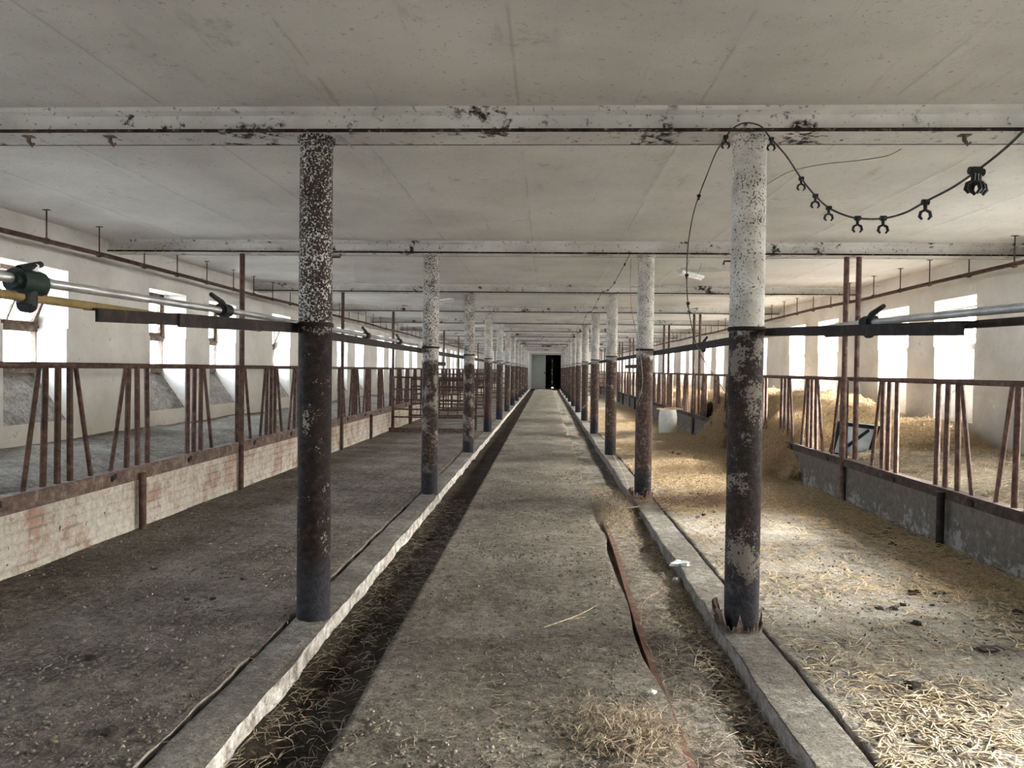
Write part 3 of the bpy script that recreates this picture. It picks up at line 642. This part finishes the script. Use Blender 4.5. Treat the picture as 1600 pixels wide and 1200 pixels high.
ro = empty('strung_wire', (.93, 8.6, 2.775), 'thin wire with small clips strung beam to beam beside the right column row', 'wire'); inv = -Vector(ro.location)
MB().tube([Vector(p)+inv for p in smooth_path(pts)], .004, 5).build('wire', 'cable', ro)
for q in range(3, 60, 5):
    sp_ = smooth_path(pts)
    if q < 45: clip(ro, sp_[q]+inv, .9, False)

cz = []
for px, py in ((1198, 288), (1235, 268), (1285, 257), (1340, 251), (1385, 244), (1408, 233)):
    v = R @ Vector((px-800, 600-py, -F)); cz.append(Vector((0, 0, EYE))+v*((ZC-.003-EYE)/v.z))
tag(MB().tube(smooth_path(cz), .003, 5).build('ceiling_wire', 'wire'), 'thin slack wire lying along the ceiling right of the nearest right column', 'wire')
# small rusty bolts/hooks on the first beam, torn strip by the left column top
for px, lab in ((45, 'rusty hook under the first beam, nearest the left edge'), (172, 'rusty hook under the first beam, second from the left edge'), (1507, 'rusty hook under the first beam near the right edge')):
    p = at(px, 214, D1-.05); mb = MB().tube([(0, 0, 0), (0, 0, -.03), (.02, .0, -.055), (.035, 0, -.04)], [.012, .012, .009, .006], 7); mb.box(-.03, .03, -.02, .02, -.006, 0)
    o = mb.build('hook', 'rust_pale', smooth=True); o.location = (p.x, D1-.05, ZB); tag(o, lab, 'hook')
mb = MB().tube([(0, 0, 0), (.05, 0, -.03), (.10, 0, -.075)], [.012, .009, .004], 5); o = mb.build('plaster_flake', 'frame_white'); o.location = (CL+.13, D1-.06, ZB); tag(o, 'curl of white plaster hanging beside the top of the nearest left column', 'plaster flake')
o = MB().tube([(0, 0, 0), (-.035, -.0, .0), (-.04, 0, -.02)], .006, 6).build('hook', 'rust'); o.location = (CR-CRAD, D1, 2.09); tag(o, 'small hook on the left flank of the nearest right column', 'hook')
o = MB().tube([(0, 0, 0), (.045, -.0, .0), (.05, 0, .02)], .006, 6).build('hook', 'rust'); o.location = (CL+CRAD, D1, 2.1); tag(o, 'small hook on the right flank of the nearest left column', 'hook')

# ================================================================ LAMPS (dead fluorescent battens)
def batten(loc, ang, tilt, lab, L_=.62):
    r = empty('fluorescent_lamp', loc, lab, 'lamp', None, ang); r.rotation_euler.y = tilt
    MB().prism([(-.045, 0), (.045, 0), (.035, -.04), (-.035, -.04)], -L_/2, L_/2, 'y').build('housing', 'plastic', r)
    MB().tube([(0, -L_/2+.03, -.058), (0, L_/2-.03, -.058)], .014, 10).build('tube', 'plastic', r, smooth=True)
    mb = MB().box(-.015, .015, -L_/2+.0, -L_/2+.03, -.075, -.0401); mb.box(-.015, .015, L_/2-.03, L_/2, -.075, -.0401); mb.build('socket', 'white_and_glare', r)
    return r
batten((2.22, 10.7, ZC), math.radians(78), 0, 'white fluorescent batten fixed to the ceiling behind the second beam on the right', .7)
b = batten((1.92, 10.2, ZC-.14), math.radians(-35), .3, 'white fluorescent batten hanging askew beside the fixed one, right of the cable', .7)
mb = MB(); mb.tube([(0, -.2, 0), (.02, -.2, .16)], .004, 5).tube([(0, .2, 0), (.02, .2, .16)], .004, 5).build('wire', 'wire', b)
batten((-2.2, 15.9, ZC), math.radians(35), 0, 'small white fluorescent batten on the ceiling above the left lane, nearer one', .9)
batten((-2.3, 25.0, ZC), math.radians(35), 0, 'small white fluorescent batten on the ceiling above the left lane, farther one', .9)

# ================================================================ GATES across the left lane
def gate(x0, x1, y, zs, nv, lab, rz=0, mat='rust', legs=.05):
    r = empty('tubular_gate', (x0, y, 0), lab, 'gate', 'tubular gates across the left lane', rz); w = x1-x0
    for x in (0, w): MB().tube([(x, 0, legs), (x, 0, zs[0]+.02)], .026, 8).build('stile', mat, r, smooth=True)
    for z in zs: MB().tube([(0, 0, z), (w, 0, z)], .020, 7).build('cross_tube', mat, r, smooth=True)
    for i in range(nv): x = w*(i+1)/(nv+1); MB().tube([(x, -.0, zs[-1]), (x, -.0, zs[0])], .014, 6).build('upright', mat, r, smooth=True)
    return r
gate(-3.52, -1.60, 17.35, [1.25, .97, .73, .51, .33], 1, 'rusty tubular gate closing the left lane at the fourth beam')
gate(-3.45, -1.55, 19.3, [1.18, 1.0, .8, .55, .25], 7, 'rusty barred gate standing just behind the front gate in the left lane', .04)
gate(-3.50, -1.65, 22.3, [1.3, 1.1, .9, .7, .5, .3], 9, 'many-barred rusty gate, third one back in the left lane', -.05)
gate(-3.50, -1.55, 30.8, [1.3, 1.1, .9, .7, .5, .3], 5, 'rusty gate farthest back in the left lane')
o = MB().box(-.95, .95, -.02, .02, 0, .11).build('loose_board', 'wood'); o.location = (-2.6, 17.0, .0); tag(o, 'weathered board lying at the foot of the front left gate', 'board')
g = gate(1.5, 3.2, 35.4, [1.3, 1.1, .9, .7, .5, .3], 5, 'rusty tubular gate across the right lane far back'); g['group'] = 'gates across the right lane'

# ================================================================ LOOSE THINGS
# white plastic drum
dr = empty('plastic_drum', (2.88, 17.9, .0), 'white plastic drum with a board on top standing by the right low wall', 'drum')
mb = MB(); prof = [(.02, 0), (.185, 0), (.2, .02), (.205, .08), (.212, .20), (.212, .34), (.205, .46), (.2, .50), (.19, .53), (.19, .56), (.17, .56), (.17, .40)]; n = 28; vs = []
for q, z in prof:
    for i in range(n): a = 2*math.pi*i/n; vs.append((math.cos(a)*q, math.sin(a)*q, z))
mb.add(vs, [(j*n+i, j*n+(i+1) % n, (j+1)*n+(i+1) % n, (j+1)*n+i) for j in range(len(prof)-1) for i in range(n)]+[tuple(range(n))[::-1]]); mb.build('body', 'plastic', dr, smooth=True)
for z in (.17, .38): MB().tube([(0, 0, z-.01), (0, 0, z+.01)], .217, n).build('hoop', 'plastic', dr, smooth=True)
bo = MB().obox((0, 0, 0), (.30, .03, .0), (-.006, .06, 0), (0, 0, .014)).build('board', 'lid_wood'); bo.location = (2.92, 17.9, .577); tag(bo, 'pinkish weathered board laid across the top of the white drum', 'board')
MB().obox((.05, .02, .024), (.16, -.03, .0), (.006, .03, 0), (0, 0, .0095)).build('batten', 'lid_wood', bo)
# sash leaning behind the right barrier
sa = empty('window_sash', (3.60, 9.75, .42), 'dark-framed loose window sash leaning behind the right feed barrier', 'window sash'); sa.rotation_euler = (math.radians(20), math.radians(6), math.radians(2))
mb = MB(); w_, h_, b_ = .52, .48, .05
mb.box(0, w_, -.02, .02, 0, b_); mb.box(0, w_, -.02, .02, h_-b_, h_); mb.box(0, b_, -.02, .02, b_, h_-b_); mb.box(w_-b_, w_, -.02, .02, b_, h_-b_); mb.build('frame', 'black', sa)
t = NT('pale_leaning_glass', .25); M['pale_glass'] = t.col(t.ramp(t.noise(5, 4), [(.3, (.35, .42, .5)), (.7, (.6, .66, .72))]))  # opaque pane, mottled pale blue-grey
MB().box(b_, w_-b_, -.004, .004, b_, h_-b_).build('pane', 'pale_glass', sa)
MB().obox((.26, -.01, .24), (.012, 0, -.014), (0, .01, 0), (.14, 0, .17)).build('glazing_bar', 'black', sa)
# crumpled white rag on the kerb
def lump(name, mat, loc, r, seed, squash=.6, rag=False, seg=14):
    mb = MB(); vs = []; rn = random.Random(seed); ph = [rn.uniform(0, 6) for _ in range(6)]
    for j in range(seg//2+1):
        th = math.pi*j/(seg//2)
        for i in range(seg):
            a = 2*math.pi*i/seg; q = r*(1+.22*math.sin(2*a+ph[0]+3*th)+.16*math.sin(5*a+ph[1]+2*th)+.12*math.sin(7*th+ph[2]+a)+(.3*math.sin(3*a+ph[3]) if rag else 0))
            if j in (0, seg//2): q = r
            vs.append((q*math.sin(th)*math.cos(a), q*math.sin(th)*math.sin(a), r*squash*(1-math.cos(th)) if False else q*squash*math.cos(th)+r*squash*.8))
    fs = [(j*seg+i, (j+1)*seg+i, (j+1)*seg+(i+1) % seg, j*seg+(i+1) % seg) for j in range(seg//2) for i in range(seg)]
    mb.add(vs, fs); o = mb.build(name, mat, smooth=True); o.location = loc; return o
M['rag'] = m_rust('white_rag', (.55, .56, .55), (.72, .73, .72), (.8, .8, .78), .9)
q = lump('crumpled_rag', 'rag', (1.03, 5.72, -.005), .045, 3, .45, True, 20); q.scale = (1.5, .8, 1); tag(q, 'crumpled white rag on the edge of the right kerb', 'rag')
q = lump('rag_scrap', 'rag', (.97, 5.55, -.085), .02, 8, .8, True, 14); q.scale = (1.4, .8, 1.2); tag(q, 'small white scrap lying in the gutter just below the white rag', 'rag scrap')
pd = lump('pebble', 'plastic', (.50, 3.42, .0), .018, 12, .5); tag(pd, 'pale pebble at the right edge of the central walkway', 'pebble')
def floor_at(px, py, z=0.):
    v = R @ Vector((px-800, 600-py, -F)); return Vector((0, 0, EYE))+v*((z-EYE)/v.z)
clods = [(1372, 951, .016), (1397, 952, .022), (1411, 946, .018), (1376, 951, .014), (1425, 928, .028), (1434, 926, .022), (1448, 925, .014), (1463, 928, .016), (1477, 928, .014), (1432, 975, .024), (1457, 946, .012), (1478, 941, .012), (1425, 1073, .03), (1232, 818, .016), (1093, 774, .03), (1082, 772, .03), (1105, 770, .025), (1100, 805, .02), (1115, 800, .02), (1090, 809, .02), (1394, 852, .03), (1513, 882, .018), (1575, 928, .03), (1590, 962, .035), (1050, 709, .04), (1060, 711, .035)]
cm = {}
for i, (px, py, r) in enumerate(clods):
    p = floor_at(px, py); kx = i % 4
    if kx not in cm: o = lump('dung_clod', 'dung', (0, 0, 0), 1., 20+kx, .62); cm[kx] = o
    else: o = cm[kx].copy(); COL.objects.link(o)
    o.location = (p.x, p.y, -.004); o.scale = (r*1.15, r, r*.9); o.rotation_euler.z = i*1.3
    tag(o, 'small dark dried dung clod on the right lane floor', 'dung clod', 'dung clods on the right lane floor')
for i, (px, py, r) in enumerate([(292, 937, .018), (333, 936, .018), (170, 1145, .03), (140, 1030, .03), (240, 890, .02), (380, 905, .02)]):
    p = floor_at(px, py); o = cm[i % 4].copy(); COL.objects.link(o); o.location = (p.x, p.y, -.004); o.scale = (r*1.2, r, r*.7); o.rotation_euler.z = i
    tag(o, 'small dark dried dung clod on the left lane floor', 'dung clod', 'dung clods on the left lane floor')
# dark flat scrap near right edge
o = MB().obox((0, 0, .008), (.06, .01, .004), (-.005, .03, 0), (0, 0, .003)).build('metal_scrap', 'rust_dark'); p = floor_at(1548, 1018); o.location = (p.x, p.y, .008); tag(o, 'flat dark metal scrap on the straw near the right edge', 'scrap')
# steel edging strip along the right of the walkway
mb = MB(); ysx = np.arange(1.4, 7.6, .25); xs = .555+.02*np.sin(ysx*1.1+.5)
for i in range(len(ysx)-1):
    a, b = ysx[i], ysx[i+1]; x0, x1 = xs[i], xs[i+1]
    mb.add([(x0, a, -.14), (x0+.006, a, -.14), (x0+.006, a, -.012), (x0, a, -.012), (x1, b, -.14), (x1+.006, b, -.14), (x1+.006, b, -.012), (x1, b, -.012)], [(0,4,5,1),(1,5,6,2),(2,6,7,3),(3,7,4,0)]+([(0,1,2,3)] if i == 0 else [])+([(4,7,6,5)] if i == len(ysx)-2 else []))
    mb.add([(x0+.006, a, -.05), (x0+.05, a, -.058), (x0+.05, a, -.05), (x0+.006, a, -.044), (x1+.006, b, -.05), (x1+.05, b, -.058), (x1+.05, b, -.05), (x1+.006, b, -.044)], [(0,4,5,1),(1,5,6,2),(2,6,7,3),(3,7,4,0)])
tag(mb.build('edging_strip', 'rust'), 'long rusty steel edging strip along the right side of the central walkway', 'edging strip')
# crooked twigs
def twig(pts, r, lab, mat='twig', branches=()):
    o = MB().tube(smooth_path(pts, 4), [r*(1-.5*i/(4*(len(pts)-1))) for i in range(4*(len(pts)-1)+1)], 5)
    for b_ in branches: o.tube(smooth_path(b_, 3), r*.5, 4)
    return tag(o.build('dry_twig', mat, smooth=True), lab, 'twig')
A = lambda px, py, z=.006: tuple(floor_at(px, py, z))
twig([A(850, 980), A(885, 968, .02), A(910, 958, .012), A(934, 945, .03)], .004, 'pale split stalk lying on the walkway near its right edge', 'straw', ([A(885, 968, .02), A(915, 964)],))
twig([A(995, 960, -.05), A(1003, 945, 0), A(1015, 932, .02), A(1030, 925, .0)], .004, 'reddish forked twig in the right gutter', 'twig', ([A(1003, 945, 0), A(1000, 985, -.06)], [A(1015, 932, .02), A(1008, 925, .0)]))
twig([A(1120, 852), A(1095, 835, .02), A(1072, 825, .015), A(1057, 815)], .003, 'thin reddish twig on the kerb left of the nearest right column', 'twig', ([A(1095, 835, .02), A(1105, 862)],))
twig([A(1085, 915, .006), A(1100, 922, .02), A(1122, 928, .01)], .003, 'short twig touching the foot side of the nearest right column', 'twig', ([A(1100, 922, .02), A(1088, 930)],))
twig([A(920, 797, -.02), A(965, 795, .01), A(1010, 790, .03)], .005, 'long pale stick lying across the right gutter at the second column', 'straw')
twig([A(955, 705, -.0), A(975, 742, .03), A(985, 770, .02)], .004, 'thin stick lying along the right gutter before the second column', 'straw')

# ================================================================ HAY AND STRAW
def hay_z(X, Y):
    h = np.zeros_like(X)
    base = np.where(X > FR+.11, .42, -.03)
    g = lambda cx, cy, sx, sy, a: a*np.exp(-((X-cx)/sx)**2-((Y-cy)/sy)**2)
    h = g(4.9, 9.8, .5, .7, .28)+g(4.7, 11.6, .8, 1.2, .38)+g(4.4, 13.2, .9, 1.3, .50)+g(4.6, 16, .9, 1.6, .55)+g(4.3, 11.4, .6, .8, .12)+g(4.5, 20, .8, 2.2, .42)+g(4.6, 26, .8, 3, .4)
    h = h+g(3.85, 11.3, .45, .7, .14)+g(3.75, 14.7, .5, .95, .58)+g(3.7, 16.6, .4, .6, .4)
    return h
def spill(X, Y, cy, sy, zt, x0, dens=1.):
    t_ = np.clip((X-x0)/(FR+.05-x0), 0, 1.25); prof = zt*(t_**.8)
    return prof*np.exp(-((Y-cy)/sy)**4)
xs = np.linspace(FR+.13, XR-.01, 60); ys = np.linspace(8.6, 30, 260)
def heap(name, x0, x1, y0, y1, zf, nx, ny, lab, nst, ln=(.08, .22), mat='hay', parentlab=None, gr='hay heaped behind the right feed barriers'):
    r = empty(name, ((x0+x1)/2, (y0+y1)/2, 0), lab, 'hay', gr); r['kind'] = 'stuff'
    X, Y = np.meshgrid(np.linspace(x0, x1, nx), np.linspace(y0, y1, ny)); Z = zf(X, Y)
    V = np.stack([X-(x0+x1)/2, Y-(y0+y1)/2, Z], -1).reshape(-1, 3); idx = np.arange(nx*ny).reshape(ny, nx)
    q = np.stack([idx[:-1,:-1], idx[:-1,1:], idx[1:,1:], idx[1:,:-1]], -1).reshape(-1, 4)
    me = bpy.data.meshes.new('matted_core'); me.from_pydata(V.tolist(), [], q.tolist()); me.materials.append(M['hay_body']); me.polygons.foreach_set('use_smooth', [True]*len(q)); me.update()
    o = bpy.data.objects.new('matted_core', me); COL.objects.link(o); o.parent = r
    return r
def platform_hay(X, Y): return plat_r0(X, Y)+hay_z(X, Y)-.045+fbm(X, Y, 5, 4, 101)*.09
def finish_heap(r, x0, x1, y0, y1, zf, n, ln, th, yaw=None, mat='hay', tilt=.35, w=(.0014, .0028)):
    X = RNG.uniform(x0, x1, n*2); Y = y0+(y1-y0)*RNG.uniform(0, 1, n*2)**1.3; Z = zf(X, Y); ok = th(X, Y, Z); X, Y, Z = X[ok][:n], Y[ok][:n], Z[ok][:n]
    P = np.stack([X-(x0+x1)/2, Y-(y0+y1)/2, Z+.005+.04*RNG.random(len(X))**2], -1)
    yw = None if yaw is None else yaw(X, Y)
    return strands('loose_stalks', P, mat, ln, w, tilt, yw, r)
r = heap('hay_heap', FR+.13, XR-.01, 8.4, 30, platform_hay, 60, 280, 'long heap of yellow hay along the raised platform by the right windows', 0)
finish_heap(r, FR+.2, XR-.08, 8.4, 30, platform_hay, 30000, (.08, .2), lambda X, Y, Z: hay_z(X, Y) > .06+.05*RNG.random(X.shape))
for (cy, sy, zt, x0, lab, n_) in ((11.7, 1.25, .62, 3.08, 'hay spilling over the right low wall, nearer clump', 15000), (15.3, .8, .80, 3.22, 'hay spilling over the right low wall, farther clump before the drum', 8000)):
    f = lambda X, Y, cy=cy, sy=sy, zt=zt, x0=x0: spill(X, Y, cy+.25*np.sin(X*3), sy, zt, x0+.1*np.sin(Y*5))+fbm(X, Y, 4, 4, int(cy*10))*.26-.03-.25*(np.abs(Y-cy)/sy > 1.15)
    a = (x0-.25, FR+.75, cy-sy*1.4, cy+sy*1.4)
    r = heap('hay_spill', *a, f, 44, 60, lab, 0, gr='hay spilling over the right low wall')
    finish_heap(r, *a, f, n_, (.1, .28), lambda X, Y, Z: Z > .02, yaw=lambda X, Y: RNG.normal(0, .55, X.shape), tilt=(.75, .4), w=(.002, .004))
def scatter(name, n, xr, yr, dens, zf, mat, lab, ln, w=(.0015, .003), tilt=.08, p=1.0, grp=None):
    X = RNG.uniform(*xr, n); Y = yr[0]+(yr[1]-yr[0])*RNG.uniform(0, 1, n)**p
    ok = RNG.random(n) < dens(X, Y); X, Y = X[ok], Y[ok]
    P = np.stack([X, Y, zf(X, Y)+.006+RNG.random(len(X))*.012], -1)
    return tag(strands(name, P, mat, ln, w, tilt), lab, 'straw', grp, 'stuff')
zr = lambda X, Y: fbm(X, Y, 1.7, 3, 31)*.024+fbm(X, Y, 11, 1, 33)*.006*np.exp(-Y/6)
zl = lambda X, Y: fbm(X, Y, 1.7, 3, 21)*.024+fbm(X, Y, 11, 1, 23)*.006*np.exp(-Y/6)
def dens_r(X, Y):
    nz = fbm(X, Y, 1.6, 3, 111)*2
    d = .10+.75*np.clip((4.2-Y)/1.2, 0, 1)*(.5+1.6*nz)+.6*np.clip((X-2.5)/.5, 0, 1)*(.7+nz)+.9*np.clip((Y-7.4)/1.5, 0, 1)*(.65+nz)*np.clip((30-Y)/10, 0, 1)
    return np.clip(d, 0, 1)
scatter('loose_straw', 16000, (1.28, 3.38), (2.2, 5.6), dens_r, zr, 'straw', 'coarse pale straw scattered over the right lane floor in the foreground', (.03, .12), (.0014, .0036), .12)
scatter('loose_hay', 42000, (1.28, 3.38), (5.0, 32), dens_r, zr, 'hay', 'fine yellow hay covering the right lane floor farther back', (.08, .22), (.0014, .003), .12, 1.2)
scatter('loose_straw', 5000, (-3.62, -1.28), (2.0, 12), lambda X, Y: .20+.5*np.clip(-3.0-X, 0, 1)+fbm(X, Y, 1.3, 3, 120), zl, 'straw_dull', 'sparse dusty straw bits on the left lane floor', (.02, .10), (.0009, .002), .06, 1.3)
scatter('loose_straw', 5200, (-.79, .50), (2.0, 12), lambda X, Y: .22+fbm(X, Y, 1.3, 3, 130)+.4*np.clip(X-.25, 0, .5), aisle_z, 'straw_dull', 'short dusty straw bits on the central walkway', (.015, .09), (.0009, .002), .07, 1.3)
scatter('gutter_straw', 6500, (.58, 1.0), (2.2, 10), lambda X, Y: .10+.85*np.clip((X-.82)*8, 0, 1)+.6*np.clip((Y-6)/2, 0, 1)+fbm(X, Y, 2, 3, 170)*.5, lambda X, Y: -.075+fbm(X, Y, 2.5, 5, 71)*.05+fbm(X, Y, 15, 3, 73)*.02-.03*np.clip((X-.8)*5, 0, 1), 'straw_dull', 'tangled brown straw lying in the right gutter', (.04, .16), (.0012, .0025), .2, 1.2)
scatter('gutter_straw', 2600, (-1.22, -.82), (2.2, 9), lambda X, Y: .45+X*0, lambda X, Y: -.105+fbm(X, Y, 2.5, 5, 61)*.05+fbm(X, Y, 15, 3, 63)*.02, 'straw_dull', 'dark straw bits caked in the left gutter', (.03, .12), (.0009, .002), .12, 1.3)
scatter('platform_straw', 7000, (FR+.15, XR-.05), (5.0, 10), lambda X, Y: .35+.5*np.clip((Y-7.5)/2, 0, 1)+fbm(X, Y, 1.5, 3, 140), plat_r0, 'straw', 'straw scattered on the bare near part of the right platform', (.05, .16), (.0014, .003), .15)
def crumbs(name, n, xr, yr, zf, mat, lab, cat, sz=(.002, .009), p=1.4, dens=None):
    X = RNG.uniform(*xr, n); Y = yr[0]+(yr[1]-yr[0])*RNG.uniform(0, 1, n)**p; ok = RNG.random(n) < np.clip(.5+2.2*fbm(X, Y, 2.3, 3, 160), 0, 1); X, Y = X[ok], Y[ok]; n = len(X)
    q = sz[0]+(sz[1]-sz[0])*RNG.random(n)**3; base = np.array([(1,0,0),(0,1,0),(-1,0,0),(0,-1,0),(0,0,.8),(0,0,-.5)], float)
    V = (base[None]+RNG.normal(0, .28, (n, 6, 3)))*q[:,None,None]+np.stack([X, Y, zf(X, Y)+q*.25], -1)[:,None]
    fs = np.array([(0,1,4),(1,2,4),(2,3,4),(3,0,4),(1,0,5),(2,1,5),(3,2,5),(0,3,5)]); Fq = (np.arange(n)*6)[:,None,None]+fs[None]
    me = bpy.data.meshes.new(name); me.vertices.add(n*6); me.vertices.foreach_set('co', V.astype(np.float32).ravel()); me.loops.add(Fq.size); me.loops.foreach_set('vertex_index', Fq.astype(np.int32).ravel())
    me.polygons.add(n*8); me.polygons.foreach_set('loop_start', np.arange(0, Fq.size, 3, dtype=np.int32)); me.materials.append(M[mat]); me.update(calc_edges=True)
    o = bpy.data.objects.new(name, me); COL.objects.link(o); return tag(o, lab, cat, None, 'stuff')
crumbs('dirt_crumbs', 30000, (-3.6, -1.5), (2.2, 11), zl, 'crumb', 'crumbs of dried dirt strewn over the left lane floor', 'dirt', (.002, .014))
crumbs('dirt_crumbs', 15000, (-.78, .49), (2.2, 11), aisle_z, 'crumb', 'crumbs of dried dirt strewn over the central walkway', 'dirt', (.002, .013))
crumbs('dirt_crumbs', 9000, (1.3, 3.38), (2.2, 9), zr, 'crumb_dark', 'dark dirt crumbs among the straw of the right lane', 'dirt', (.002, .010))
# hay wisps caught on the walkway and at the right gutter before the second column
def tuft(name, cx, cy, sx, sy, n, z, mat, lab, ln, hgt):
    X = RNG.normal(cx, sx, n); Y = RNG.normal(cy, sy, n); e = np.exp(-((X-cx)/sx)**2/2-((Y-cy)/sy)**2/2)
    P = np.stack([X-cx, Y-cy, z+hgt*e*RNG.random(n)+.005], -1)
    o = strands(name, P, mat, ln, (.0008, .0017), .35, bend=.7); o.location = (cx, cy, 0); return tag(o, lab, 'hay', None, 'stuff')
tuft('hay_tuft', .33, 3.02, .11, .11, 1100, 0, 'straw_dull', 'small tangled hay tuft on the walkway in the foreground', (.03, .14), .03)
tuft('hay_tuft', .74, 8.1, .10, .35, 1300, -.06, 'straw_dull', 'hay tuft filling the right gutter just before the second column', (.06, .22), .1)
tuft('hay_tuft', 2.15, 11.3, .35, .4, 2500, 0, 'hay', 'low hay tuft on the right lane floor midway to the drum', (.08, .22), .12)
tuft('twig_litter', 1.75, 8.4, .45, .22, 700, 0, 'twig', 'reddish stalk litter on the floor right of the second right column', (.1, .3), .05)
